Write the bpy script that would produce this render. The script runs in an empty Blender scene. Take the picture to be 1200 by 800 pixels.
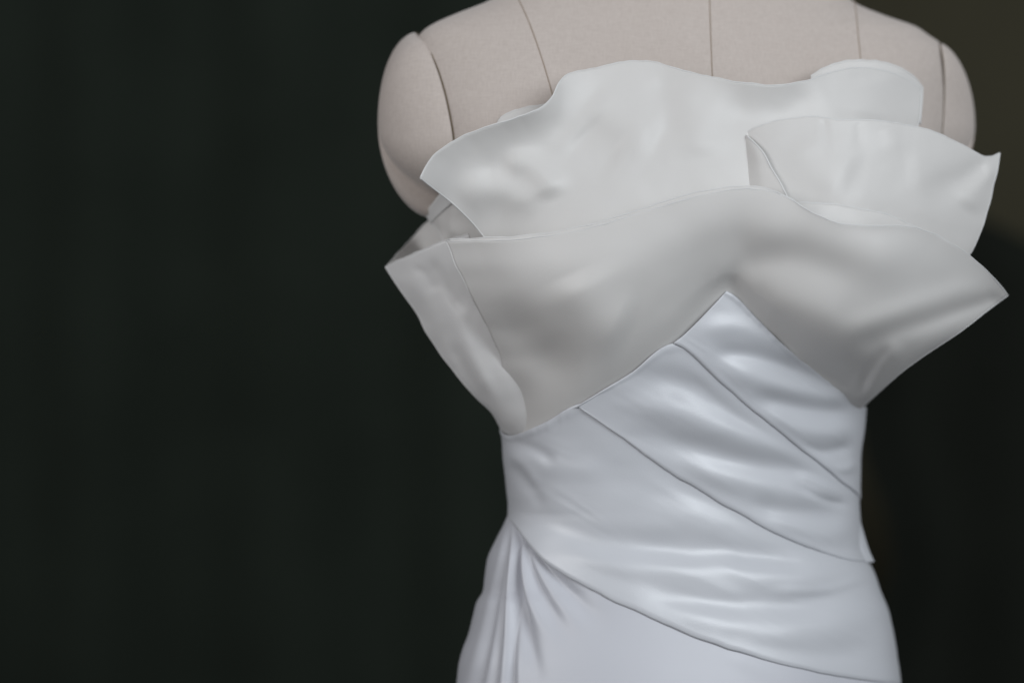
import bpy, math
import numpy as np
from mathutils import Vector, noise

# ------------------------------------------------------------------ camera, light, exposure
sc = bpy.context.scene
COL = sc.collection
S = 1755.0          # photograph pixels per metre in the plane of the shoulders
CAMD = 1.62         # camera distance to that plane
Z0 = 1.20           # camera height

cam_d = bpy.data.cameras.new('camera')
cam = bpy.data.objects.new('camera', cam_d)
COL.objects.link(cam)
cam.location = (0, -CAMD, Z0)
cam.rotation_euler = (math.radians(90), 0, 0)
cam_d.sensor_width = 36.0
cam_d.lens = CAMD * 36.0 / (1200.0 / S)
cam_d.clip_start = 0.05
cam_d.clip_end = 50
cam_d.dof.use_dof = True
cam_d.dof.focus_distance = CAMD - 0.115
cam_d.dof.aperture_fstop = 2.3
sc.camera = cam

world = bpy.data.worlds.new('World')
sc.world = world
world.use_nodes = True
bg = world.node_tree.nodes['Background']
bg.inputs[0].default_value = (0.95, 0.96, 1.0, 1)
bg.inputs[1].default_value = 0.22

def area(name, loc, target, size, sizey, power, col):
    ld = bpy.data.lights.new(name, 'AREA')
    ld.shape = 'RECTANGLE'; ld.size = size; ld.size_y = sizey
    ld.energy = power; ld.color = col
    o = bpy.data.objects.new(name, ld); COL.objects.link(o)
    o.location = loc
    o.rotation_euler = (Vector(target) - Vector(loc)).to_track_quat('-Z', 'Y').to_euler()
    return o
area('window_light', (1.45, -2.05, 2.15), (0.1, 0, 1.2), 1.5, 1.4, 37, (0.90, 0.955, 1.0))
area('room_light', (-1.75, -1.7, 1.8), (-0.05, 0, 1.2), 1.1, 1.1, 18, (0.97, 0.97, 0.98))

sc.view_settings.view_transform = 'Standard'
sc.view_settings.look = 'None'
sc.view_settings.exposure = 0.09
sc.view_settings.gamma = 1.0

# ------------------------------------------------------------------ helpers
def P(px, py, d):
    """photo position (1200x800) at depth d metres behind the shoulder plane -> world"""
    px = np.asarray(px, float); py = np.asarray(py, float); d = np.asarray(d, float)
    k = (CAMD + d) / CAMD
    return np.stack([(px - 600) / S * k, d, Z0 + (400 - py) / S * k], -1)

def smooth_table(tab):
    """monotone cubic (pchip) interpolation of a table [(x, y), ...]"""
    x = np.array([t[0] for t in tab], float); y = np.array([t[1] for t in tab], float)
    h = np.diff(x); dl = np.diff(y) / h
    m = np.zeros_like(y); m[0] = dl[0]; m[-1] = dl[-1]
    for i in range(1, len(x) - 1):
        if dl[i-1] * dl[i] > 0:
            w1 = 2*h[i] + h[i-1]; w2 = h[i] + 2*h[i-1]
            m[i] = (w1 + w2) / (w1/dl[i-1] + w2/dl[i])
    def f(q):
        q = np.clip(np.asarray(q, float), x[0], x[-1])
        i = np.clip(np.searchsorted(x, q) - 1, 0, len(x) - 2)
        t = (q - x[i]) / h[i]
        return ((1+2*t)*(1-t)**2*y[i] + t*(1-t)**2*h[i]*m[i] + t*t*(3-2*t)*y[i+1] + t*t*(t-1)*h[i]*m[i+1])
    return f

def spline(pts, n=None, q=None, close_to=0.5):
    """resample a polyline by a centripetal-ish Catmull-Rom (non-uniform cubic Hermite)"""
    p = np.array(pts, float)
    if len(p) == 2:
        t = np.linspace(0, 1, n) if q is None else q
        return p[0] + (p[1] - p[0]) * t[:, None]
    seg = np.linalg.norm(np.diff(p[:, :2], axis=0), axis=1) + 1e-6
    seg = seg ** 0.85
    u = np.concatenate([[0], np.cumsum(seg)]); u /= u[-1]
    h = np.diff(u); dl = np.diff(p, axis=0) / h[:, None]
    m = np.zeros_like(p)
    m[1:-1] = (h[1:, None]*dl[:-1] + h[:-1, None]*dl[1:]) / (h[:-1] + h[1:])[:, None]
    m[0] = 1.5*dl[0] - 0.5*m[1]; m[-1] = 1.5*dl[-1] - 0.5*m[-2]
    qq = np.linspace(0, 1, n) if q is None else np.asarray(q, float)
    i = np.clip(np.searchsorted(u, qq, side='right') - 1, 0, len(u) - 2)
    t = ((qq - u[i]) / h[i])[:, None]; hh = h[i][:, None]
    return ((1+2*t)*(1-t)**2*p[i] + t*(1-t)**2*hh*m[i] + t*t*(3-2*t)*p[i+1] + t*t*(t-1)*hh*m[i+1])

def patch(rows, nu, nv):
    """rows of control points -> (nv, nu, k) smooth grid"""
    R = np.stack([spline(r, nu) for r in rows])          # rows x nu x k
    c = R.mean(axis=1)
    out = np.zeros((nv, nu, R.shape[2]))
    # common parameter in v for the whole sheet
    seg = np.linalg.norm(np.diff(R[:, :, :2], axis=0), axis=2).mean(axis=1)
    u = np.concatenate([[0], np.cumsum(seg)]); u /= u[-1]
    if len(u) == 2:
        t = np.linspace(0, 1, nv)[:, None, None]
        return R[0][None]*(1-t) + R[1][None]*t
    h = np.diff(u); dl = np.diff(R, axis=0) / h[:, None, None]
    m = np.zeros_like(R)
    m[1:-1] = (h[1:, None, None]*dl[:-1] + h[:-1, None, None]*dl[1:]) / (h[:-1]+h[1:])[:, None, None]
    m[0] = 1.5*dl[0]-0.5*m[1]; m[-1] = 1.5*dl[-1]-0.5*m[-2]
    for j, q in enumerate(np.linspace(0, 1, nv)):
        i = min(max(np.searchsorted(u, q, side='right')-1, 0), len(u)-2)
        t = (q-u[i])/h[i]
        out[j] = ((1+2*t)*(1-t)**2*R[i] + t*(1-t)**2*h[i]*m[i] + t*t*(3-2*t)*R[i+1] + t*t*(t-1)*h[i]*m[i+1])
    return out

def relax(d, it):
    """even out a depth grid, its borders kept"""
    d = d.copy()
    for _ in range(it):
        d[1:-1, 1:-1] += 0.24*(d[2:, 1:-1]+d[:-2, 1:-1]+d[1:-1, 2:]+d[1:-1, :-2]-4*d[1:-1, 1:-1])
    return d

def crease(px, py, ang, along, across, seed):
    """fine ridged creases running along one direction"""
    c, s_ = math.cos(ang), math.sin(ang)
    out = np.zeros(px.shape); f = out.ravel()
    a = ((px*c+py*s_)/along).ravel(); b_ = ((-px*s_+py*c)/across).ravel()
    for i in range(f.size):
        n1 = noise.noise(Vector((a[i], b_[i], seed))); n2 = noise.noise(Vector((a[i]*0.5+9, b_[i]*0.35, seed+3)))
        f[i] = (1-abs(n1)*2.2)*max(0.0, n2+0.15)
    return out

def fold_field(px, py, folds):
    """sum of soft ridges: (polyline, amplitude m, width px[, end width px]); amplitude tapers at both ends"""
    tot = np.zeros(px.shape)
    for f in folds:
        line = spline(f[0], 40) if len(f[0]) > 2 else spline(f[0], 40)
        amp, w0 = f[1], f[2]
        w1 = f[3] if len(f) > 3 else w0
        taper = f[4] if len(f) > 4 else (0.25, 0.25)
        best = np.full(px.shape, 1e9); bt = np.zeros(px.shape)
        for k in range(len(line)-1):
            a, b = line[k, :2], line[k+1, :2]
            ab = b - a; L2 = ab @ ab + 1e-9
            t = np.clip(((px-a[0])*ab[0] + (py-a[1])*ab[1]) / L2, 0, 1)
            dx = px - a[0] - t*ab[0]; dy = py - a[1] - t*ab[1]
            dd = dx*dx + dy*dy
            g = dd < best
            best[g] = dd[g]; bt[g] = (k + t[g]) / (len(line)-1)
        w = w0 + (w1 - w0)*bt
        e = np.ones_like(bt)
        if taper[0] > 0: e *= np.clip(bt/taper[0], 0, 1)
        if taper[1] > 0: e *= np.clip((1-bt)/taper[1], 0, 1)
        e = e*e*(3-2*e)
        tot += amp * e * np.exp(-best/(w*w))
    return tot

def wrinkle(px, py, amp, wl, seed, ax=1.0, ay=1.0):
    out = np.zeros(px.shape)
    flat = out.ravel(); a = px.ravel(); b = py.ravel()
    for i in range(flat.size):
        flat[i] = noise.noise(Vector((a[i]/wl*ax + seed*7.3, b[i]/wl*ay - seed*3.1, seed*1.7)))
    return out * amp

def mesh_obj(name, verts, faces, mat, parent=None, smooth=True):
    me = bpy.data.meshes.new(name)
    me.from_pydata([tuple(map(float, v)) for v in verts], [], faces)
    me.update()
    if smooth:
        me.polygons.foreach_set('use_smooth', [True]*len(me.polygons))
    me.materials.append(mat)
    o = bpy.data.objects.new(name, me)
    COL.objects.link(o)
    if parent: o.parent = parent
    return o

def grid_obj(name, G, mat, parent=None, closed=False, thick=0.0, uv=True):
    nv, nu = G.shape[:2]
    faces = []
    for j in range(nv-1):
        for i in range(nu if closed else nu-1):
            i2 = (i+1) % nu
            faces.append((j*nu+i, (j+1)*nu+i, (j+1)*nu+i2, j*nu+i2))
    o = mesh_obj(name, G.reshape(-1, 3), faces, mat, parent)
    if uv:
        me = o.data
        lay = me.uv_layers.new(name='UVMap')
        # metric uv: lengths along the cloth
        du = np.concatenate([[0], np.cumsum(np.linalg.norm(np.diff(G, axis=1), axis=2).mean(axis=0))])
        dv = np.concatenate([[0], np.cumsum(np.linalg.norm(np.diff(G, axis=0), axis=2).mean(axis=1))])
        li = np.empty(len(me.loops), dtype=np.int32); me.loops.foreach_get('vertex_index', li)
        uvs = np.stack([du[li % nu], dv[li // nu]], -1).astype(np.float32).ravel()
        lay.data.foreach_set('uv', uvs)
    if thick:
        m = o.modifiers.new('thickness', 'SOLIDIFY'); m.thickness = thick; m.offset = 0.0
    return o

def tube_obj(name, path, r, mat, parent=None, seg=8, r_fn=None):
    p = np.asarray(path, float); n = len(p)
    t = np.gradient(p, axis=0); t /= np.linalg.norm(t, axis=1)[:, None] + 1e-12
    ref = np.array([0.0, 1.0, 0.0])
    verts = []
    for i in range(n):
        a = np.cross(t[i], ref); a /= np.linalg.norm(a) + 1e-12
        b = np.cross(a, t[i])
        rr = r if r_fn is None else r * r_fn(i/(n-1))
        for k in range(seg):
            an = 2*math.pi*k/seg
            verts.append(p[i] + rr*(math.cos(an)*a + math.sin(an)*b))
    faces = []
    for i in range(n-1):
        for k in range(seg):
            k2 = (k+1) % seg
            faces.append((i*seg+k, i*seg+k2, (i+1)*seg+k2, (i+1)*seg+k))
    faces.append(tuple(range(seg))[::-1]); faces.append(tuple((n-1)*seg+k for k in range(seg)))
    return mesh_obj(name, verts, faces, mat, parent)

def thing(name, label, cat, loc=(0, 0, 0)):
    o = bpy.data.objects.new(name, None); COL.objects.link(o)
    o['label'] = label; o['category'] = cat
    o.empty_display_size = 0.05
    return o

# ------------------------------------------------------------------ materials
def base_mat(name):
    m = bpy.data.materials.new(name); m.use_nodes = True
    nt = m.node_tree
    return m, nt, nt.nodes['Principled BSDF'], nt.nodes['Material Output']

def cloth_mat(name, col, rough, sheen, translucent, aniso=0.0, weave=0.0, weave_scale=2600, spec=0.5, vary=0.03):
    m, nt, b, out = base_mat(name)
    N = nt.nodes; L = nt.links
    tc = N.new('ShaderNodeTexCoord')
    b.inputs['Roughness'].default_value = rough
    b.inputs['Specular IOR Level'].default_value = spec
    b.inputs['Sheen Weight'].default_value = sheen
    b.inputs['Sheen Roughness'].default_value = 0.45
    b.inputs['Anisotropic'].default_value = aniso
    # faint uneven tone of the cloth
    n1 = N.new('ShaderNodeTexNoise'); n1.inputs['Scale'].default_value = 14; n1.inputs['Detail'].default_value = 4
    L.new(tc.outputs['Object'], n1.inputs['Vector'])
    mx = N.new('ShaderNodeMix'); mx.data_type = 'RGBA'
    mx.inputs[6].default_value = (col[0]*(1-vary), col[1]*(1-vary), col[2]*(1-vary), 1)
    mx.inputs[7].default_value = (min(1, col[0]*(1+vary)), min(1, col[1]*(1+vary)), min(1, col[2]*(1+vary)), 1)
    L.new(n1.outputs['Fac'], mx.inputs[0])
    L.new(mx.outputs[2], b.inputs['Base Color'])
    # roughness variation
    mr = N.new('ShaderNodeMapRange'); mr.inputs[3].default_value = rough-0.04; mr.inputs[4].default_value = rough+0.05
    n2 = N.new('ShaderNodeTexNoise'); n2.inputs['Scale'].default_value = 40; n2.inputs['Detail'].default_value = 5
    L.new(tc.outputs['Object'], n2.inputs['Vector']); L.new(n2.outputs['Fac'], mr.inputs[0]); L.new(mr.outputs[0], b.inputs['Roughness'])
    nrm = None
    if weave:
        mp1 = N.new('ShaderNodeMapping'); mp1.inputs['Scale'].default_value = (weave_scale*0.25, weave_scale, 1)
        mp2 = N.new('ShaderNodeMapping'); mp2.inputs['Scale'].default_value = (weave_scale, weave_scale*0.25, 1)
        a1 = N.new('ShaderNodeTexNoise'); a1.inputs['Scale'].default_value = 1; a1.inputs['Detail'].default_value = 2
        a2 = N.new('ShaderNodeTexNoise'); a2.inputs['Scale'].default_value = 1; a2.inputs['Detail'].default_value = 2
        L.new(tc.outputs['UV'], mp1.inputs[0]); L.new(tc.outputs['UV'], mp2.inputs[0])
        L.new(mp1.outputs[0], a1.inputs['Vector']); L.new(mp2.outputs[0], a2.inputs['Vector'])
        ad = N.new('ShaderNodeMath'); ad.operation = 'ADD'
        L.new(a1.outputs['Fac'], ad.inputs[0]); L.new(a2.outputs['Fac'], ad.inputs[1])
        bp = N.new('ShaderNodeBump'); bp.inputs['Strength'].default_value = weave; bp.inputs['Distance'].default_value = 0.0006
        L.new(ad.outputs[0], bp.inputs['Height']); nrm = bp
        L.new(bp.outputs[0], b.inputs['Normal'])
    if translucent:
        tr = N.new('ShaderNodeBsdfTranslucent'); L.new(mx.outputs[2], tr.inputs['Color'])
        ms = N.new('ShaderNodeMixShader'); ms.inputs[0].default_value = translucent
        L.new(b.outputs[0], ms.inputs[1]); L.new(tr.outputs[0], ms.inputs[2])
        L.new(ms.outputs[0], out.inputs['Surface'])
    return m

M_satin = cloth_mat('white_satin', (0.625, 0.64, 0.675), 0.36, 0.12, 0.0, aniso=0.25, weave=0.12, spec=0.85)
M_skirt = cloth_mat('white_crepe_satin', (0.595, 0.605, 0.65), 0.44, 0.12, 0.0, weave=0.08, spec=0.6)
M_petal = cloth_mat('ivory_silk', (0.80, 0.783, 0.762), 0.38, 0.22, 0.16, weave=0.14, spec=0.4)
M_petal_dense = cloth_mat('ivory_silk_double', (0.76, 0.752, 0.745), 0.40, 0.22, 0.0, weave=0.14, spec=0.4)
M_hem = cloth_mat('ivory_silk_edge', (0.82, 0.815, 0.805), 0.42, 0.2, 0.12, spec=0.5)

def linen_mat():
    m, nt, b, out = base_mat('linen')
    N = nt.nodes; L = nt.links
    tc = N.new('ShaderNodeTexCoord')
    b.inputs['Roughness'].default_value = 0.85
    b.inputs['Specular IOR Level'].default_value = 0.2
    b.inputs['Sheen Weight'].default_value = 0.25
    def yarn(sx, sz):
        mp = N.new('ShaderNodeMapping'); mp.inputs['Scale'].default_value = (sx, 250, sz)
        t = N.new('ShaderNodeTexNoise'); t.inputs['Scale'].default_value = 1; t.inputs['Detail'].default_value = 3
        L.new(tc.outputs['Object'], mp.inputs[0]); L.new(mp.outputs[0], t.inputs['Vector'])
        return t
    a, c = yarn(180, 1250), yarn(1250, 180)
    ad = N.new('ShaderNodeMath'); ad.operation = 'ADD'
    L.new(a.outputs['Fac'], ad.inputs[0]); L.new(c.outputs['Fac'], ad.inputs[1])
    hf = N.new('ShaderNodeMath'); hf.operation = 'MULTIPLY'; hf.inputs[1].default_value = 0.5
    L.new(ad.outputs[0], hf.inputs[0])
    cr = N.new('ShaderNodeValToRGB')
    cr.color_ramp.elements[0].position = 0.30; cr.color_ramp.elements[0].color = (0.515, 0.452, 0.412, 1)
    cr.color_ramp.elements[1].position = 0.70; cr.color_ramp.elements[1].color = (0.605, 0.540, 0.497, 1)
    L.new(hf.outputs[0], cr.inputs[0])
    n = N.new('ShaderNodeTexNoise'); n.inputs['Scale'].default_value = 9; n.inputs['Detail'].default_value = 3
    L.new(tc.outputs['Object'], n.inputs['Vector'])
    mx = N.new('ShaderNodeMix'); mx.data_type = 'RGBA'; mx.blend_type = 'MULTIPLY'; mx.inputs[0].default_value = 1.0
    r2 = N.new('ShaderNodeValToRGB')
    r2.color_ramp.elements[0].position = 0.3; r2.color_ramp.elements[0].color = (0.96, 0.955, 0.95, 1)
    r2.color_ramp.elements[1].position = 0.7; r2.color_ramp.elements[1].color = (1, 1, 1, 1)
    L.new(n.outputs['Fac'], r2.inputs[0])
    L.new(cr.outputs[0], mx.inputs[6]); L.new(r2.outputs[0], mx.inputs[7])
    L.new(mx.outputs[2], b.inputs['Base Color'])
    bp = N.new('ShaderNodeBump'); bp.inputs['Strength'].default_value = 0.15; bp.inputs['Distance'].default_value = 0.0006
    L.new(hf.outputs[0], bp.inputs['Height']); L.new(bp.outputs[0], b.inputs['Normal'])
    return m
M_linen = linen_mat()

def plain(name, col, rough, spec=0.3, nscale=20, vary=0.2):
    m, nt, b, out = base_mat(name)
    N = nt.nodes; L = nt.links
    tc = N.new('ShaderNodeTexCoord'); n = N.new('ShaderNodeTexNoise'); n.inputs['Scale'].default_value = nscale; n.inputs['Detail'].default_value = 4
    L.new(tc.outputs['Object'], n.inputs['Vector'])
    mx = N.new('ShaderNodeMix'); mx.data_type = 'RGBA'
    mx.inputs[6].default_value = (*[c*(1-vary) for c in col], 1); mx.inputs[7].default_value = (*[c*(1+vary) for c in col], 1)
    L.new(n.outputs['Fac'], mx.inputs[0]); L.new(mx.outputs[2], b.inputs['Base Color'])
    b.inputs['Roughness'].default_value = rough; b.inputs['Specular IOR Level'].default_value = spec
    return m
M_seam = plain('seam_thread', (0.34, 0.27, 0.21), 0.9)
M_gap = plain('seam_gap', (0.15, 0.115, 0.07), 0.9)
M_curtain = plain('dark_green_velvet', (0.0200, 0.0255, 0.0200), 0.95, 0.05, 6, 0.25)
M_drape = plain('black_green_cloth', (0.0135, 0.0155, 0.0125), 0.95, 0.05, 6, 0.3)
M_wall = plain('brown_paint', (0.098, 0.090, 0.058), 0.9, 0.1, 3, 0.2)
M_floor = plain('dark_floor', (0.02, 0.018, 0.016), 0.6, 0.3, 5, 0.3)

# ------------------------------------------------------------------ setting
def sheet(name, pts, mat, kind='structure'):
    o = mesh_obj(name, pts, [tuple(range(len(pts)))], mat, smooth=False)
    o['kind'] = kind
    return o
sheet('floor', [(-3.5, -2.5, 0), (3.5, -2.5, 0), (3.5, 2.6, 0), (-3.5, 2.6, 0)], M_floor)
sheet('wall', [(-3.5, 2.3, 0.0), (3.5, 2.3, 0.0), (3.5, 2.3, 3.0), (-3.5, 2.3, 3.0)], M_wall)

def curtain(name, x0, x1, y, z0, z1, mat, label, seed, amp=0.022, wl=0.23, lean=0.0, top=None, left=None, nu=260, nv=24):
    G = np.zeros((nv, nu, 3))
    for j in range(nv):
        v = j/(nv-1)
        for i in range(nu):
            u = i/(nu-1)
            x = x0 + (x1-x0)*u
            ph = x/wl*2*math.pi + 1.6*noise.noise(Vector((x*2.1+seed, 0.0, seed))) + 0.5*noise.noise(Vector((x*3, v*1.5, seed)))
            a = amp*(0.6+0.6*noise.noise(Vector((x*1.3, v*0.8, seed+4))))
            zt = z1 if top is None else top(u)
            z = zt + (z0-zt)*v
            if left: x += left(z)*(1-u)**6
            G[j, i] = (x + lean*(z-z0)/(z1-z0), y + a*math.sin(ph) + 0.015*noise.noise(Vector((x*6, z*3, seed))), z)
    o = grid_obj(name, G, mat, thick=0.003)
    o['label'] = label; o['category'] = 'curtain'
    return o
curtain('curtain', -2.6, 0.42, 1.45, 0.01, 2.75, M_curtain, 'black-green curtain in soft vertical folds filling the left background', 3.0)
dx = P(1016, 400, 1.30)[0]
curtain('curtain', dx, dx+1.9, 1.30, 0.01, 1.66, M_drape, 'dark drape in slanted folds behind the right side of the gown', 9.0,
        amp=0.035, wl=0.24, lean=-0.05, left=lambda z: 0.012+0.045*math.exp(-((z-0.95)/0.10)**2),
        top=lambda u: 1.43-1.1*min(u, 0.16)+0.02*math.sin(u*11))

# ------------------------------------------------------------------ body tables (all in photograph pixels / metres)
CX = 800.0
SHEAR = 0.13
# dress silhouette
dl = smooth_table([(300, 560), (420, 580), (500, 588), (512, 590), (540, 592), (575, 596), (600, 598), (612, 594), (632, 584), (655, 574), (675, 571),
                   (692, 569), (706, 561), (722, 557), (745, 551), (760, 545), (780, 540), (800, 538), (900, 512), (1200, 455), (1700, 390), (2480, 330)])
dr = smooth_table([(300, 1020), (420, 1016), (478, 1010), (500, 1009), (540, 1004), (575, 1004), (605, 1005), (640, 1007), (655, 1013), (663, 1019), (690, 1029),
                   (722, 1041), (764, 1049), (800, 1053), (900, 1075), (1200, 1130), (1700, 1200), (2480, 1270)])
dF = smooth_table([(300, .112), (400, .106), (500, .092), (600, .084), (700, .094), (800, .108), (1000, .13), (1500, .17), (2480, .24)])

def hull(th, py, off=0.0):
    """point of the gown's surface: angle th (0 = towards camera, +-90 deg = silhouettes), photo row py"""
    l, r = dl(py), dr(py)
    cx, hw = (l+r)/2, (r-l)/2 + off*S*0.5
    s, c = np.sin(th), np.cos(th)
    u = np.sign(s)*np.abs(s)**0.92
    px = cx + hw*u
    f = dF(py) + off
    d = np.where(c >= 0, -f*np.abs(c)**0.9, f*0.95*np.abs(c)**0.9) + SHEAR*hw*u/S
    return px, d
def hull_th(px, py):
    l, r = dl(py), dr(py)
    u = np.clip((np.asarray(px, float)-(l+r)/2)/((r-l)/2), -1, 1)
    return np.arcsin(np.sign(u)*np.abs(u)**(1/0.92))

# mannequin torso
tl = smooth_table([(-190, 735), (-120, 730), (-60, 700), (-30, 645), (-8, 592), (4, 566), (16, 535), (28, 508), (36, 496), (44, 490), (70, 486), (110, 487), (160, 500), (220, 520), (280, 545), (350, 570),
                   (500, 600), (600, 610), (700, 590), (800, 560), (1000, 555)])
tr = smooth_table([(-190, 880), (-120, 885), (-60, 905), (-30, 945), (-8, 988), (4, 1003), (18, 1036), (32, 1075), (41, 1088), (50, 1101), (60, 1108), (90, 1113), (140, 1112), (200, 1098), (260, 1070), (350, 1030),
                   (500, 996), (600, 992), (700, 1012), (800, 1035), (1000, 1040)])
tF = smooth_table([(-190, .045), (-120, .045), (-60, .04), (-20, .040), (20, .048), (60, .060), (100, .073), (200, .097), (300, .108), (400, .098), (500, .083), (600, .074), (700, .082), (1000, .09)])
tB = smooth_table([(-190, .06), (0, .06), (60, .07), (200, .09), (400, .085), (600, .07), (800, .09), (1000, .09)])
def torso(th, py):
    l, r = tl(py), tr(py)
    cx, hw = (l+r)/2, (r-l)/2
    s, c = np.sin(th), np.cos(th)
    u = np.sign(s)*np.abs(s)**0.85
    f = np.where(c >= 0, tF(py), tB(py))
    d = -np.sign(c)*f*np.abs(c)**0.85 + SHEAR*hw*u/S
    return cx + hw*u, d
def torso_d(px, py):
    l, r = tl(py), tr(py)
    u = np.clip((np.asarray(px, float)-(l+r)/2)/((r-l)/2), -1, 1)
    th = np.arcsin(np.sign(u)*np.abs(u)**(1/0.85))
    return torso(th, py)[1]

# ------------------------------------------------------------------ dress form
form = thing('dress_form', 'linen covered tailor\'s dress form wearing the white gown', 'dress form')
ths = np.linspace(-math.pi, math.pi, 161)[:-1]
pys = np.concatenate([np.linspace(-190, -60, 12), np.linspace(-50, 120, 60), np.linspace(126, 1000, 70)])
TH, PY = np.meshgrid(ths, pys)
px, d = torso(TH, PY)
d = d + wrinkle(px, PY, 0.0012, 120, 2.0)
body = grid_obj('torso', P(px, PY, d), M_linen, form, closed=True)
# neck cap
ring = P(*[a.ravel() for a in (px[0], PY[0], d[0])])
cv = np.vstack([ring, ring.mean(axis=0)[None] + np.array([[0, 0, 0.012]])])
mesh_obj('neck_plate', cv, [(i, (i+1) % 160, 160) for i in range(160)], M_linen, form)

def shoulder_cap(front, back, V, power=1.0, bulge=1.35, nphi=96, na=36):
    fr = spline(front, nphi//2+1); bk = spline(back, nphi//2+1)
    w = np.sin(np.linspace(0, math.pi, len(fr)))**0.15
    fr[:, 2] = fr[:, 2]*(1-w) + (torso_d(fr[:, 0], fr[:, 1])-0.0014)*w
    rim = np.vstack([fr, bk[1:-1]])
    C = rim.mean(axis=0)
    G = []
    for a in np.linspace(-0.10, math.pi/2, na):
        ca = max(math.cos(max(a, 0)), 0.0)**power
        k = 1.0 if a >= 0 else 0.985
        G.append(C + (rim-C)*np.array([ca*ca, ca, ca])*k + np.array(V)*(math.copysign(abs(math.sin(a))**bulge, a)))
    G = np.array(G)
    W = P(G[..., 0], G[..., 1], G[..., 2])
    return W, rim
capL, rimL = shoulder_cap(
    [(487, 38, -.014), (499, 52, -.034), (511, 78, -.052), (519, 103, -.063), (526, 133, -.071), (531, 165, -.077), (531, 200, -.075), (523, 230, -.06), (508, 250, -.035), (500, 254, -.015)],
    [(500, 254, -.015), (502, 240, .015), (508, 200, .04), (510, 150, .05), (500, 90, .045), (490, 52, .02), (487, 38, -.014)],
    (-68, -2, -.012))
o = grid_obj('shoulder_cap', np.swapaxes(capL, 0, 1)[::1].swapaxes(0, 1), M_linen, form, closed=True)
capR, rimR = shoulder_cap(
    [(1102, 51, .012), (1106, 70, -.014), (1107.5, 95, -.026), (1107, 125, -.034), (1104, 165, -.040), (1098, 205, -.036), (1090, 238, -.02), (1086, 250, .0)],
    [(1086, 250, .0), (1088, 238, .03), (1092, 200, .06), (1096, 150, .07), (1100, 90, .065), (1101, 60, .04), (1102, 51, .012)],
    (44, -2, .012))
o = grid_obj('shoulder_cap', capR, M_linen, form, closed=True)

def on_torso(pts, lift):
    q = spline(pts, 60)
    return P(q[:, 0], q[:, 1], torso_d(q[:, 0], q[:, 1]) + wrinkle(q[:, 0], q[:, 1], 0.0012, 120, 2.0) - lift)
for pts in ([(831, -30), (831.5, 0), (833, 45), (836, 120)],
            [(596, -25), (608, 0), (619, 24), (628, 48), (637, 75), (647, 110), (655, 150)],
            [(1000, -5), (1003, 14), (1006, 45), (1009, 75), (1012, 120)]):
    tube_obj('seam', on_torso(pts, 0.00005), 0.00034, M_seam, form)
# the dark joint round each arm plate
for rim, n in ((rimL, 49), (rimR, 49)):
    q = rim[:n].copy()
    side = 1 if rim is rimL else -1
    tube_obj('armhole_joint', P(q[:, 0]+side*1.0, q[:, 1], q[:, 2]+(0.0004 if side > 0 else -0.0003)), 0.00034, M_gap, form)

# ------------------------------------------------------------------ gown
gown = thing('wedding_gown', 'strapless white satin wedding gown with large petal ruffles at the bust', 'dress')

def panel(name, top, bottom, off, folds, over=None, gain=0.7, nu=190, nv=70, seed=1.0, mat=M_satin, wr=(0.0009, 70), left_back=None, edge=0.0003, parent=gown):
    """a satin band lying on the gown's hull between two curves in (px,py); each curve goes on round the right side"""
    def conv(c):
        a = np.array([(float(hull_th(p[0], p[1])) if len(p) == 2 else p[2], p[1]) for p in c])
        b = a.copy(); b[:, 0] *= 230     # comparable units for the chord length
        q = spline(b, nu); q[:, 0] /= 230
        return q
    A, B = conv(top), conv(bottom)
    v = np.linspace(0, 1, nv)[:, None, None]
    Q = A[None]*(1-v) + B[None]*v
    th, py = Q[..., 0], Q[..., 1].copy()
    px, d = hull(th, py, off)
    # uneven hand-stitched edges, small puckers along the upper seam
    w_ = np.linspace(0, 1, nv)[:, None]
    je = np.array([noise.noise(Vector((x/30.0, seed*3.3, 7.7))) + 0.4*noise.noise(Vector((x/11.0, seed, 2.7))) for x in px[-1]])
    jt = np.array([noise.noise(Vector((x/9.0, seed*2.3, 4.7))) + 0.6*noise.noise(Vector((x/4.0, seed, 9.7))) for x in px[0]])
    py = py + 1.3*je[None]*np.exp(-((1-w_)/0.07)**2)
    pucker = 0.00045*jt[None]*np.exp(-((w_-0.035)/0.045)**2)
    disp = fold_field(px, py, folds)*gain if folds else 0
    disp = disp + wrinkle(px, py, wr[0], wr[1], seed, 0.55, 1.3) + wrinkle(px, py, wr[0]*0.35, wr[1]*0.33, seed+5, 0.6, 1.2)
    disp = disp + 0.0005*crease(px, py, math.radians(24), 150, 26, seed+11) + 0.00022*crease(px, py, math.radians(32), 60, 10, seed+17)
    if over is not None:      # lies flat where the band above covers it
        line = spline(over, 200)
        yl = np.interp(px, line[:, 0], line[:, 1], left=-1e3, right=line[-1, 1])
        t = np.clip((py-yl-2)/26, 0, 1); t = t*t*(3-2*t)
        q = np.clip((yl-py)/34, 0, 1); q = q*q*(3-2*q)
        disp = disp*t - 0.0004*(1-t) - 0.0065*q
    v1 = np.linspace(0, 1, nv)[:, None]
    t = np.clip((1-v1)/0.16, 0, 1); t = t*t*(3-2*t)
    disp = np.where(disp < 0, disp*t, disp*(0.12+0.88*t))
    # the band's lower edge stands a little off the layer below; rolls under at the very edge
    vv = np.linspace(0, 1, nv)[:, None]
    disp = disp + edge*np.exp(-((1-vv)/0.10)**2) - 0.0011*np.exp(-((1-vv)/0.014)**2)
    disp = disp + 0.0005*np.exp(-((vv-0.03)/0.03)**2)
    disp = disp + pucker
    nx = np.sin(th); ny = np.cos(th)
    px2 = px + disp*S*nx*0.8
    d2 = d - disp*ny
    G = P(px2, py, d2)
    o = grid_obj(name, G, mat, parent, thick=0.0006)
    return o, G

R = math.pi/2
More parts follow.
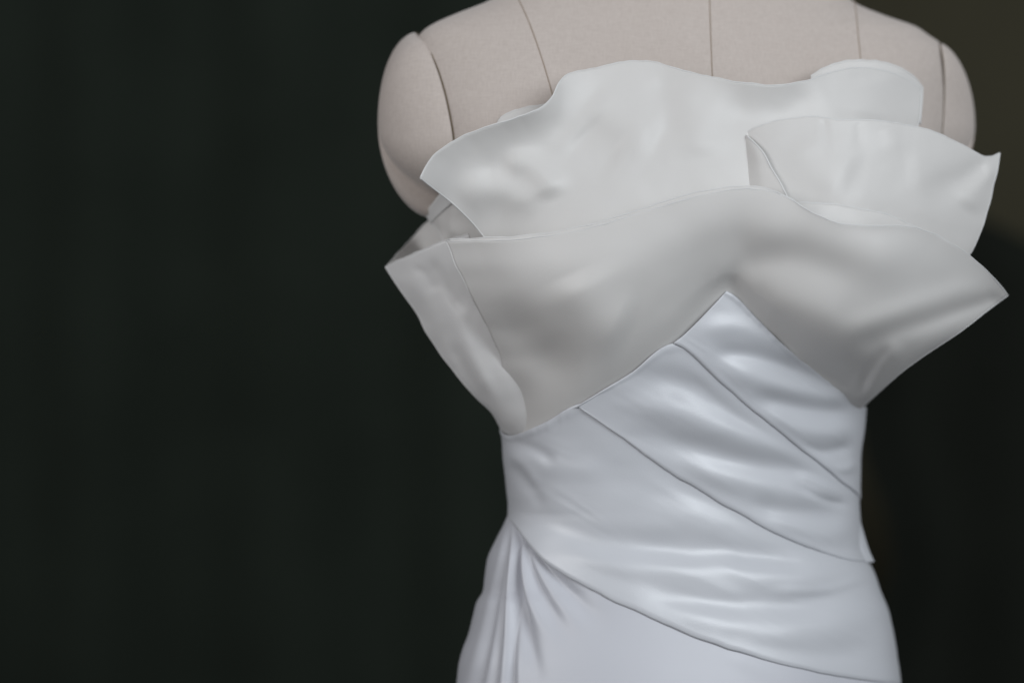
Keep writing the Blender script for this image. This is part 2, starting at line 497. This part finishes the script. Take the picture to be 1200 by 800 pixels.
# crossed bands, the lowest layer first
pC, gC = panel('bodice_panel',
    [(588, 498, -R-0.6), (588, 501, -R-0.1), (603, 510), (640, 495), (680, 473), (740, 470), (820, 540), (900, 590), (1000, 640), (1008, 640, R), (1000, 640, R+0.6)],
    [(596, 596, -R-0.6), (598, 602, -R-0.1), (606, 618), (622, 640), (650, 666), (700, 694), (760, 722), (820, 748), (880, 768), (940, 784), (1000, 795), (1050, 802, R-0.1), (1053, 806, R+0.5)],
    0.0026, [
    ([(589, 528), (640, 542), (720, 556)], 0.0018, 15),
    ([(590, 515), (625, 526), (655, 545)], -0.0024, 8),
    ([(593, 542), (622, 570), (638, 598)], -0.0020, 8),
    ([(592, 530), (615, 545), (632, 575)], 0.0016, 7),
    ([(596, 565), (680, 592), (780, 606), (890, 618)], 0.0038, 28),
    ([(606, 612), (700, 634), (800, 642), (900, 652), (965, 660)], -0.0040, 17),
    ([(640, 650), (760, 664), (860, 668), (950, 678), (1016, 666)], 0.0036, 15),
    ([(850, 652), (900, 656), (950, 662)], -0.0016, 9),
    ([(730, 690), (830, 704), (930, 708), (1022, 684)], -0.0042, 15),
    ([(760, 715), (860, 734), (960, 738), (1036, 716)], 0.0034, 18),
    ([(900, 690), (970, 690), (1022, 672)], 0.0016, 6),
    ([(860, 762), (950, 770), (1044, 760)], -0.0016, 14),
    ], over=[(500, 300), (679, 475), (720, 506), (770, 543), (820, 575), (870, 604), (920, 631), (960, 646), (990, 655), (1016, 660)], seed=1.0, gain=0.6, nu=230, nv=90)
pB, gB = panel('bodice_panel',
    [(676, 478), (700, 462), (740, 437), (790, 402), (840, 410), (900, 470), (960, 520), (1000, 560), (1006, 570, R), (1000, 580, R+0.6)],
    [(679, 475), (720, 506), (770, 543), (820, 575), (870, 604), (920, 631), (960, 646), (990, 655), (1012, 659, R-0.12), (1016, 660, R), (1010, 662, R+0.6)],
    0.0036, [
    ([(725, 440), (800, 448), (880, 496), (945, 534)], -0.0036, 15),
    ([(705, 468), (790, 484), (880, 514), (960, 524), (1004, 536)], 0.0046, 17),
    ([(735, 500), (820, 526), (900, 546), (1004, 550)], -0.0036, 14),
    ([(785, 538), (870, 566), (950, 578), (1004, 568)], 0.0038, 16),
    ([(930, 552), (975, 572), (1004, 580)], 0.0022, 5),
    ([(925, 564), (970, 586), (1004, 590)], -0.0024, 5),
    ([(870, 588), (950, 602), (1004, 596)], -0.0030, 13),
    ([(890, 606), (960, 624), (1006, 618)], 0.0024, 13),
    ], over=[(700, 320), (789, 403), (800, 408), (840, 444), (880, 480), (920, 512), (960, 545), (985, 566), (1004, 583)], seed=2.0)
pA, gA = panel('bodice_panel',
    [(850, 341), (856, 344), (885, 373), (910, 400), (940, 425), (970, 447), (1000, 472), (1009, 478, R), (1004, 486, R+0.6)],
    [(789, 403), (800, 408), (840, 444), (880, 480), (920, 512), (960, 545), (985, 566), (1003, 583, R-0.05), (1000, 592, R+0.6)],
    0.0047, [
    ([(800, 398), (860, 384), (930, 412), (1000, 446)], 0.0034, 13),
    ([(826, 412), (890, 418), (960, 446)], -0.0034, 10),
    ([(835, 425), (900, 450), (970, 466), (1008, 470)], 0.0040, 13),
    ([(875, 460), (940, 476), (1007, 482)], -0.0034, 11),
    ([(885, 482), (950, 506), (1006, 504)], 0.0034, 12),
    ([(930, 524), (975, 528), (1005, 518)], -0.0028, 8),
    ([(955, 546), (985, 550), (1005, 540)], 0.0024, 7),
    ], seed=3.0, nv=60)
# inner corselet that carries the petals and closes the back
tb = np.linspace(-math.pi, math.pi, 121)[:-1]
TB, PB = np.meshgrid(tb, np.linspace(335, 790, 60))
pxb, db = torso(TB, PB)
pxb = pxb + np.sin(TB)*0.0025*S; db = db - np.cos(TB)*0.003
grid_obj('corselet', P(pxb, PB, db), M_petal_dense, gown, closed=True, thick=0.0006)

# small flap of the band end standing out at the right hip
F = patch([[(1001, 600, -.002), (1005, 603, .002), (1006.5, 606, .008)],
           [(1002, 622, -.004), (1007, 624, .000), (1011.5, 624, .008)],
           [(1004, 645, -.006), (1012, 646, -.001), (1018.5, 646, .008)],
           [(1006, 657, -.008), (1016, 658.5, -.002), (1024, 658, .008)]], 24, 34)
grid_obj('side_flap', P(F[..., 0], F[..., 1], F[..., 2]), M_satin, gown, thick=0.001)

# skirt
nv = 230
th = np.concatenate([np.linspace(-math.pi, -1.75, 40)[:-1], np.linspace(-1.75, -0.2, 230)[:-1], np.linspace(-0.2, math.pi, 170)])
nu = len(th)
cl = np.array([(-R-0.1, 598), (float(hull_th(606, 618)), 618), (float(hull_th(650, 666)), 666), (float(hull_th(760, 722)), 722), (float(hull_th(880, 768)), 768), (float(hull_th(1000, 795)), 795), (R, 800)])
toppy = np.interp(th, cl[:, 0], cl[:, 1]) - 26
toppy = np.where(th < -R-0.1, 574, np.where(th > R, 774, toppy))
toppy = np.maximum(toppy, 590)
v = np.linspace(0, 1, nv)[:, None]**2.0
PYs = toppy[None]*(1-v) + 2480*v
THs = np.repeat(th[None], nv, 0)
px, d = hull(THs, PYs, 0.0014)
front = (np.cos(THs) > -0.05)
gath = []
ends = [(508, 940), (526, 935), (542, 930), (558, 925), (576, 915), (595, 900), (616, 870), (638, 815), (654, 768), (676, 758), (700, 748), (722, 742)]
for k, (ex, ey) in enumerate(ends):
    sx, sy = 599 + k*0.9, 604 + max(0, k-5)*3.2
    bow = 8 if ex > 600 else -3
    mx_, my_ = sx+(ex-sx)*0.45 - bow, sy+(ey-sy)*0.5
    amp = (0.0034 if k % 2 == 0 else -0.0050)*(0.6 if k < 5 else 1.0)*(0.75+0.5*((k*37) % 10)/10)
    w1 = 6 + abs(ex-590)*0.09
    gath.append(([(sx, sy), (mx_, my_), (ex, ey)], amp, 3.2, w1, (0.10, 0.55)))
gath.append(([(840, 765), (900, 785), (980, 830)], 0.0006, 8, 20))
disp = fold_field(px, PYs, gath)*front + wrinkle(px, PYs, 0.0012, 150, 8.0, 1.4, 0.5)
# long soft flutes towards the hem
disp = disp + 0.02*np.clip((PYs-900)/1500, 0, 1)**1.3*np.sin(THs*11+np.sin(THs*3)*1.2)
px2 = px + disp*S*np.sin(THs); d2 = d - disp*np.cos(THs)
skirt = grid_obj('skirt', P(px2, PYs, d2), M_skirt, gown, thick=0.0008)

# ------------------------------------------------------------------ petals
def petal(name, rows, folds=(), nu=150, nv=70, seed=1.0, wr=(0.0008, 60), mat=M_petal, hem=(1, 0, 1), hem_r=0.00058, clear=0.004, parent=None, thick=0.0006, roll=0.0, smooth_it=0, label=None):
    g = patch(rows, nu, nv)
    px, py, d = g[..., 0].copy(), g[..., 1].copy(), g[..., 2]/100.0
    v_ = np.linspace(0, 1, nv)[:, None]; u_ = np.linspace(0, 1, nu)[None]
    if smooth_it: d = relax(d, smooth_it)
    # hand-sewn edges are never quite straight
    jr = np.array([noise.noise(Vector((x/26.0, seed*5.1, 0.3))) + 0.5*noise.noise(Vector((x/9.0, seed*2.1, 1.3))) for x in px[0]])
    jl = np.array([noise.noise(Vector((y/24.0, seed*4.1, 5.3))) for y in py[:, 0]])
    jq = np.array([noise.noise(Vector((y/24.0, seed*3.7, 8.3))) for y in py[:, -1]])
    py += 1.5*jr[None]*np.exp(-(v_/0.12)**2)
    px += 2.2*jl[:, None]*np.exp(-(u_/0.10)**2) + 1.8*jq[:, None]*np.exp(-((1-u_)/0.08)**2)
    disp = fold_field(px, py, folds) if len(folds) else np.zeros(px.shape)
    v = np.linspace(0, 1, nv)[:, None]; u = np.linspace(0, 1, nu)[None]
    fade = np.clip((1-v)/0.15, 0, 1)*1.0
    disp = disp + wrinkle(px, py, wr[0], wr[1], seed) + wrinkle(px, py, wr[0]*0.3, wr[1]*0.35, seed+3)
    disp = disp - roll*np.exp(-(v/0.05)**2)
    if clear is not None:   # stay outside the form
        lim = torso_d(px, py) - clear
        inside = (px > tl(py)) & (px < tr(py))
        k = 0.004
        sm = -k*np.logaddexp(-d/k, -lim/k)
        d = np.where(inside, sm, d)
    d = d - disp
    G = P(px, py, d)
    o = grid_obj(name, G, mat, parent or gown, thick=thick)
    if hem[0]: tube_obj('hem', G[0], hem_r, M_hem, o, r_fn=lambda t: 0.8+0.35*noise.noise(Vector((t*17, seed, 2.2))))
    if hem[1]: tube_obj('hem', G[:max(2, int(nv*hem[1])), 0], hem_r, M_hem, o, r_fn=lambda t: 1.0 if hem[1] == 1 else max(0.1, 1-t*t))
    if hem[2]: tube_obj('hem', G[:, -1], hem_r, M_hem, o)
    if label: o['label'] = label
    return o, G

def bd(px, py, off=0.2):
    """gown hull depth in cm at a photo position, off cm outside it"""
    th = hull_th(px, py)
    return float(hull(th, py, 0.0)[1])*100 - off

# P1 broad front petal
b = lambda x, y, o=0.25: (x, y, bd(x, y, o))
p1_rows = [
    [(523, 283, -9.8), (560, 282, -11.1), (600, 281, -12.2), (680, 270, -13.5), (760, 247, -13.9), (830, 227, -13.9), (880, 221, -13.9), (915, 228, -14.0), (945, 245, -14.2), (985, 262, -14.1), (1030, 264, -13.6), (1075, 267, -12.4), (1125, 291, -10.2), (1160, 320, -8), (1182, 345, -6)],
    [(546, 336, -9.6), (580, 335, -11.1), (618, 334, -12.5), (690, 320, -14.2), (765, 292, -13.9), (830, 262, -13.8), (872, 254, -13.75), (905, 263, -13.8), (936, 278, -13.85), (980, 296, -13.7), (1022, 303, -13.8), (1064, 311, -12.5), (1105, 329, -10.2), (1140, 350, -7.8), (1161, 361, -6.0)],
    [(574, 387, -8.6), (602, 388, -10.0), (640, 384, -11.5), (702, 368, -13.0), (770, 335, -13.1), (832, 295, -12.85), (866, 287, -12.85), (896, 300, -12.9), (928, 318, -13.0), (970, 338, -13.2), (1007, 350, -12.7), (1044, 362, -11.7), (1078, 381, -10.1), (1100, 394, -8.5), (1116, 395, -6.8)],
    [(592, 440, -6.8), (616, 440, -8.6), (650, 430, -10.2), (708, 408, -12.0), (774, 370, -12.2), (838, 323, -11.9), (860, 317, -11.85), (886, 338, -11.9), (916, 362, -11.8), (952, 388, -11.5), (982, 404, -11.0), (1010, 418, -10.1), (1032, 430, -8.6), (1046, 436, -7.2), (1055, 436, -5.9)],
    [(601, 492, -4.2), (622, 492, -6.0), (654, 478, -8.4), (706, 447, bd(706, 447, 0.35)), (780, 398, bd(780, 398, 0.50)), (844, 340, bd(844, 340, 0.35)), (854, 337, bd(854, 337, 0.35)), (878, 362, bd(878, 362, 0.45)), (903, 388, bd(903, 388, 0.45)), (936, 418, bd(936, 418, 0.45)), (962, 436, bd(962, 436, 0.48)), (988, 454, bd(988, 454, 0.52)), (1008, 466, -2.4), (1020, 466, -3.2), (1027, 462, -3.2)],
    [b(606, 516, -0.9), b(630, 510, -0.9), b(672, 492, -0.9), b(724, 466, -0.9), b(790, 424, -0.9), b(848, 366, -0.9), b(852, 366, -0.9), b(870, 389, -0.9), b(891, 412, -0.9), b(921, 440, -0.9), b(946, 460, -0.9), b(973, 478, -0.9), b(996, 484, -0.9), b(1004, 484, -0.9), (1011, 477, bd(1009, 482, -0.1))],
]
p1_folds = [
    ([(580, 345), (605, 388), (634, 416), (690, 428)], -0.0070, 24, 30, (0.4, 0.35)),
    ([(665, 320), (695, 370), (740, 395)], 0.0045, 36),
    ([(850, 322), (885, 306), (935, 303), (990, 322), (1040, 345)], -0.0026, 18, 26, (0.2, 0.35)),
    ([(860, 285), (930, 265), (1000, 285), (1080, 315)], 0.003, 30),
    ([(880, 352), (940, 362), (1000, 378)], 0.002, 24),
    ([(990, 415), (1040, 392), (1100, 372), (1178, 345)], -0.0030, 15, 8, (0.2, 0.1)),
    ([(960, 400), (1030, 375), (1100, 350), (1165, 330)], 0.0025, 18, 12),
    ([(1012, 474), (1035, 430), (1060, 400)], 0.0018, 6, 9),
    ([(1005, 470), (1020, 432), (1045, 402)], -0.0018, 5, 8),
    ([(1000, 466), (975, 452), (940, 438)], 0.0008, 4),
    ([(1000, 456), (965, 436), (925, 418)], -0.0008, 5),
]
P1, G1 = petal('petal', p1_rows, p1_folds, 220, 120, seed=1.0, wr=(0.0006, 90), smooth_it=260, hem=(1, 0.42, 1), label='broad front petal sweeping across the bust')
# its folded-back second layer, showing as a double line along the rim
r0 = [(524, 281, -9.5), (600, 277, -11.8), (650, 272, -12.7), (700, 261, -13.1), (760, 242.5, -13.35), (820, 224.5, -13.4), (870, 218.5, -13.4), (905, 223, -13.4), (930, 235, -13.5)]
petal('lining', [r0, [(x+14*(x < 560), y+22, z-0.05) for x, y, z in r0], [(x+8+34*(x < 560), y+55, z+0.4) for x, y, z in r0]], (), 110, 20, seed=1.3, hem=(1, 0, 0), parent=P1)

# P2 side petal at the left, outer face
p2_rows = [
    [(452, 313, -3.88), (466, 306, -4.84), (482, 298, -5.86), (504, 289, -7.00), (526, 280, -7.72), (550, 274, -8.20)],
    [(464, 331, -3.92), (478, 327, -4.94), (494, 322, -6.02), (514, 316, -6.98), (538, 309, -7.58), (562, 304, -8.00)],
    [(482, 357, -4.08), (496, 355, -5.16), (512, 352, -6.12), (532, 350, -6.96), (556, 346, -7.44), (582, 342, -7.80)],
    [(510, 404, -4.24), (523, 404, -5.32), (540, 404, -6.22), (560, 403, -7.00), (584, 402, -7.36), (612, 396, -7.60)],
    [(557, 464, -4.40), (566, 464, -5.30), (578, 464, -5.96), (593, 463, -6.50), (612, 462, -6.92), (640, 450, -7.40)],
    [(584, 496, -2.83), (590, 502, -3.51), (598, 508, -4.02), (607, 512, -4.53), (622, 516, -5.21), (650, 507, -6.40)],
    [(592, 512, -1.52), (597, 516, -2.20), (604, 520, -2.88), (612, 522, -3.56), (626, 524, -4.41), (652, 520, -5.60)],
]
p2_folds = [
    ([(470, 318), (500, 350), (530, 395)], 0.00165, 9, 14),
    ([(482, 312), (500, 322), (512, 345)], -0.00121, 5, 9),
    ([(510, 330), (535, 375), (560, 430), (585, 480)], 0.00220, 12, 10),
    ([(525, 395), (550, 440), (580, 485)], -0.00220, 8, 6),
    ([(500, 300), (520, 330), (545, 370)], -0.00165, 8),
]
P2, G2 = petal('petal', p2_rows, p2_folds, 90, 90, seed=2.0, mat=M_petal_dense, smooth_it=40, hem=(1, 1, 0), wr=(0.0008, 40), clear=None, label='side petal pointing out at the left')
# its back wall, inner face seen in shade
petal('petal_back', [
    [(452, 313, -3.7), (467, 297, -1.4), (482, 281, 1.2), (496, 265, 1.6), (506, 257, 1.2), (528, 250, 0.2)],
    [(466, 332, -3.2), (482, 318, -1.2), (497, 305, 0.6), (512, 292, 0.4), (524, 284, -0.2), (548, 278, -1.5)],
    [(490, 366, -2.8), (505, 355, -1.4), (520, 345, -0.2), (536, 335, -0.4), (550, 330, -1.0), (575, 325, -2)],
    [(560, 466, -2.4), (570, 460, -2.0), (580, 455, -2), (590, 450, -2), (600, 445, -2), (620, 440, -2.5)],
], (), 60, 50, seed=2.6, hem=(1, 0, 0), wr=(0.0012, 40), clear=None, parent=P2)

# P6 small inner petal at the left, with a banded edge
P6, G6 = petal('petal', [
    [(498, 250, -1.8), (506, 240, -3.2), (514, 230, -4.6), (530, 214, -6.6), (560, 200, -8.0)],
    [(503, 259, -1.8), (512, 249, -3.4), (522, 239, -4.8), (538, 226, -6.8), (568, 212, -8.2)],
    [(512, 268, -3.0), (518, 262, -4.0), (528, 256, -5.0), (548, 246, -6.8), (580, 236, -8.2)],
    [(519, 280, -4.2), (526, 274, -4.8), (534, 270, -5.6), (556, 264, -6.8), (590, 256, -8.2)],
    [(532, 300, -3.6), (540, 300, -4.4), (550, 300, -5.2), (570, 300, -6.4), (600, 300, -8.0)],
    [(552, 345, -3.0), (560, 345, -4.0), (570, 345, -5.0), (588, 345, -6.0), (612, 345, -7.6)],
], [([(517, 265), (532, 245), (548, 232)], -0.0010, 4), ([(530, 280), (528, 258), (533, 240)], 0.0015, 5)], 70, 60, seed=6.0, hem=(1, 1, 0), clear=0.003, label='small inner petal tucked under the arm plate')
# hem band
hb = G6[0:9, :]
grid_obj('hem_band', hb + np.array([0, -0.0012, 0.0]), M_hem, P6, thick=0.001)

# P3 tall back petal, its inner face towards the camera
def row3(pts): return pts
p3_rows = [
    [(493, 208, -13.30), (499, 196, -13.10), (507, 184, -12.90), (533, 164, -12.50), (580, 146, -12.30), (622, 132, -12.10), (638, 123, -11.78), (648, 112, -11.43), (654, 99, -11.14), (662, 90, -10.82), (700, 79, -9.80), (745, 72, -9.40), (770, 73, -9.40), (782, 77, -9.60), (835, 91, -10.20), (880, 98, -10.40), (920, 99, -10.00), (946, 94, -9.30), (972, 86, -8.40), (1005, 79, -7.40), (1050, 87, -6.00), (1080, 104, -4.50)],
    [(512, 224, -11.9), (520, 214, -11.8), (530, 204, -11.7), (556, 190, -11.3), (596, 176, -11.0), (630, 164, -10.8), (646, 156, -10.7), (658, 146, -10.6), (666, 137, -10.6), (678, 128, -10.5), (710, 116, -10.3), (750, 110, -10.1), (772, 110, -10.1), (785, 112, -10.2), (835, 122, -10.3), (880, 128, -10.3), (920, 128, -9.9), (947, 124, -9.5), (973, 118, -8.8), (1005, 113, -7.8), (1046, 117, -6.4), (1079, 126, -4.9)],
    [(540, 248, -10.9), (548, 242, -10.9), (560, 236, -10.9), (586, 226, -10.9), (622, 214, -11.1), (652, 206, -11.1), (668, 201, -11.1), (680, 196, -11.1), (692, 190, -11.1), (704, 184, -11.1), (730, 175, -11.1), (762, 170, -11), (780, 168, -11), (792, 168, -11), (836, 168, -10.9), (880, 168, -10.7), (920, 166, -10.2), (948, 164, -9.8), (974, 160, -9.1), (1004, 156, -8.3), (1042, 154, -6.8), (1075, 150, -5.2)],
    [(572, 284, -10.0), (582, 283, -10.1), (596, 282, -10.3), (620, 280, -10.7), (650, 276, -11.2), (676, 272, -11.6), (690, 268, -11.9), (702, 264, -11.9), (714, 260, -11.9), (726, 254, -11.9), (750, 246, -11.9), (778, 240, -11.8), (794, 236, -11.8), (804, 234, -11.7), (840, 228, -11.6), (880, 222, -11.2), (918, 216, -10.7), (946, 210, -10.2), (972, 204, -9.6), (1000, 198, -8.8), (1034, 190, -7.4), (1066, 180, -6)],
    [(600, 340, -9.6), (612, 340, -9.9), (626, 340, -10.2), (650, 340, -10.8), (676, 336, -11.5), (700, 332, -12.2), (712, 328, -12.3), (722, 326, -12.3), (732, 322, -12.3), (744, 320, -12.3), (764, 316, -12.3), (788, 312, -12.3), (802, 310, -12.2), (812, 308, -12.2), (844, 302, -12), (880, 296, -11.7), (914, 288, -11.2), (940, 280, -10.7), (964, 272, -10), (990, 262, -9.2), (1020, 250, -8), (1050, 236, -6.6)],
]
p3_folds = [
    ([(525, 236), (562, 222), (600, 223), (634, 252)], 0.00400, 20, 22, (0.3, 0.3)),
    ([(585, 192), (618, 193), (642, 216), (650, 236)], 0.00400, 15, 18),
    ([(555, 202), (600, 208), (625, 234)], -0.00096, 16),
    ([(676, 150), (698, 168), (730, 188)], -0.00272, 32),
    ([(690, 112), (725, 140), (775, 170)], 0.00272, 30),
    ([(778, 80), (776, 130), (786, 180)], -0.00176, 14, 24),
    ([(800, 90), (815, 140), (820, 190)], 0.00192, 26),
    ([(840, 118), (880, 136), (930, 128), (965, 108)], -0.00280, 24),
    ([(1020, 85), (1025, 120), (1020, 145)], 0.00160, 26),
]
P3, G3 = petal('petal', p3_rows, p3_folds, 260, 90, seed=3.0, smooth_it=120, clear=0.010, hem=(1, 1, 1), label='tall back petal standing against the chest')
# second layer showing above the rim on the right lobe and at the left
r0 = [(950, 89, -7.6), (962, 81, -7.2), (980, 74, -6.8), (1008, 70, -6.2), (1034, 73, -5.6), (1058, 81, -4.9), (1074, 92, -4.2), (1081, 101, -3.9)]
petal('lining', [r0, [(x, y+14, z-0.2) for x, y, z in r0], [(x-3, y+45, z-0.2) for x, y, z in r0]], (), 70, 16, seed=3.4, hem=(1, 0, 1), parent=P3, clear=0.001)
r0 = [(580, 148, -6), (588, 138, -6), (600, 131, -6), (617, 125.5, -6), (632, 124, -6), (645, 122, -6)]
petal('lining', [r0, [(x, y+10, z-0.2) for x, y, z in r0], [(x+4, y+40, z-0.3) for x, y, z in r0]], (), 60, 14, seed=3.6, hem=(1, 0, 0), parent=P3, clear=0.0015)

# P4 right petal
p4_rows = [
    [(873, 157, -10.3), (888, 149, -10.7), (910, 142, -10.9), (950, 137, -10.9), (975, 140, -10.94), (1010, 141, -10.50), (1045, 144, -9.70), (1075, 149, -9.00), (1110, 161, -7.90), (1140, 176, -6.60), (1155, 183, -5.80), (1163, 183, -5.30), (1172, 180, -4.80)],
    [(872, 190, -10.5), (890, 186, -11.5), (914, 183, -11.6), (952, 181, -11.7), (978, 182, -11.76), (1012, 185, -11.30), (1047, 190, -10.50), (1075, 194, -9.70), (1108, 204, -8.50), (1134, 213, -7.20), (1148, 217, -6.40), (1157, 216, -5.90), (1165, 214, -5.40)],
    [(870, 225, -10.8), (892, 226, -11.8), (918, 226, -12.1), (955, 226, -12.2), (982, 228, -12.29), (1014, 232, -11.80), (1046, 238, -10.80), (1072, 242, -10.00), (1100, 250, -8.80), (1124, 257, -7.60), (1138, 260, -6.80), (1147, 260, -6.30), (1154, 258, -5.90)],
    [(868, 262, -11.2), (892, 266, -12.1), (920, 270, -12.3), (955, 276, -12.3), (982, 280, -11.99), (1012, 284, -11.40), (1042, 290, -10.40), (1066, 295, -9.50), (1090, 300, -8.40), (1110, 303, -7.40), (1122, 304, -6.80), (1129, 302, -6.40), (1136, 297, -6.10)],
    [(872, 310, -12.1), (892, 314, -12.2), (916, 318, -12.2), (948, 326, -11.54), (974, 330, -11.23), (1000, 336, -10.62), (1028, 342, -9.70), (1048, 346, -8.90), (1068, 348, -8.00), (1086, 348, -7.20), (1096, 346, -6.80), (1102, 342, -6.40), (1108, 336, -6.20)],
]
p4_folds = [
    ([(1160, 190), (1135, 205), (1100, 225), (1085, 255)], -0.0034, 10, 24, (0.15, 0.4)),
    ([(1165, 188), (1150, 215), (1125, 245)], 0.003, 9, 18),
    ([(965, 139), (968, 160), (966, 195)], -0.0008, 5, 9, (0.1, 0.5)),
    ([(1005, 143), (1006, 160), (1004, 180)], -0.0008, 5, 9, (0.1, 0.5)),
    ([(1040, 146), (1045, 165), (1042, 185)], 0.0012, 12, 16, (0.1, 0.5)),
    ([(930, 160), (960, 200), (1000, 220)], 0.0018, 28),
    ([(990, 195), (1040, 205), (1080, 200)], -0.0018, 24),
]
P4, G4 = petal('petal', p4_rows, p4_folds, 190, 90, seed=4.0, smooth_it=120, hem=(1, 0, 1), label='right petal with a curled pointed tip')
petal('turned_edge', [
    [(872.5, 157, -10.4), (874, 158.5, -10.55), (876, 160, -10.75)],
    [(871.5, 175, -10.5), (881, 174, -11.2), (892, 176, -11.6)],
    [(870.5, 195, -10.65), (888, 196, -11.55), (906, 199, -12.0)],
    [(869.5, 220, -10.85), (895, 223, -11.85), (921, 227, -12.4)],
    [(868, 270, -11.4), (902, 274, -12.3), (938, 278, -12.7)],
], (), 40, 60, seed=4.4, hem=(0, 0, 1), wr=(0.0004, 50), parent=P4)

# P5 narrow inner petal just above the front rim
petal('petal', [
    [(925, 238, -12.65), (950, 238, -12.65), (980, 240, -12.45), (1012, 245, -11.85), (1046, 254, -10.85), (1078, 268, -9.65), (1100, 282, -8.65)],
    [(925, 262, -12.90), (950, 262, -13.00), (980, 264, -12.70), (1012, 268, -12.10), (1042, 275, -11.00), (1070, 286, -9.80), (1090, 296, -8.70)],
    [(920, 310, -11.50), (945, 312, -11.50), (972, 314, -11.10), (1000, 318, -10.30), (1026, 324, -9.20), (1050, 332, -7.90), (1066, 338, -6.90)],
], (), 80, 30, seed=5.0, hem=(1, 0, 0), label='narrow inner petal peeking over the front rim')
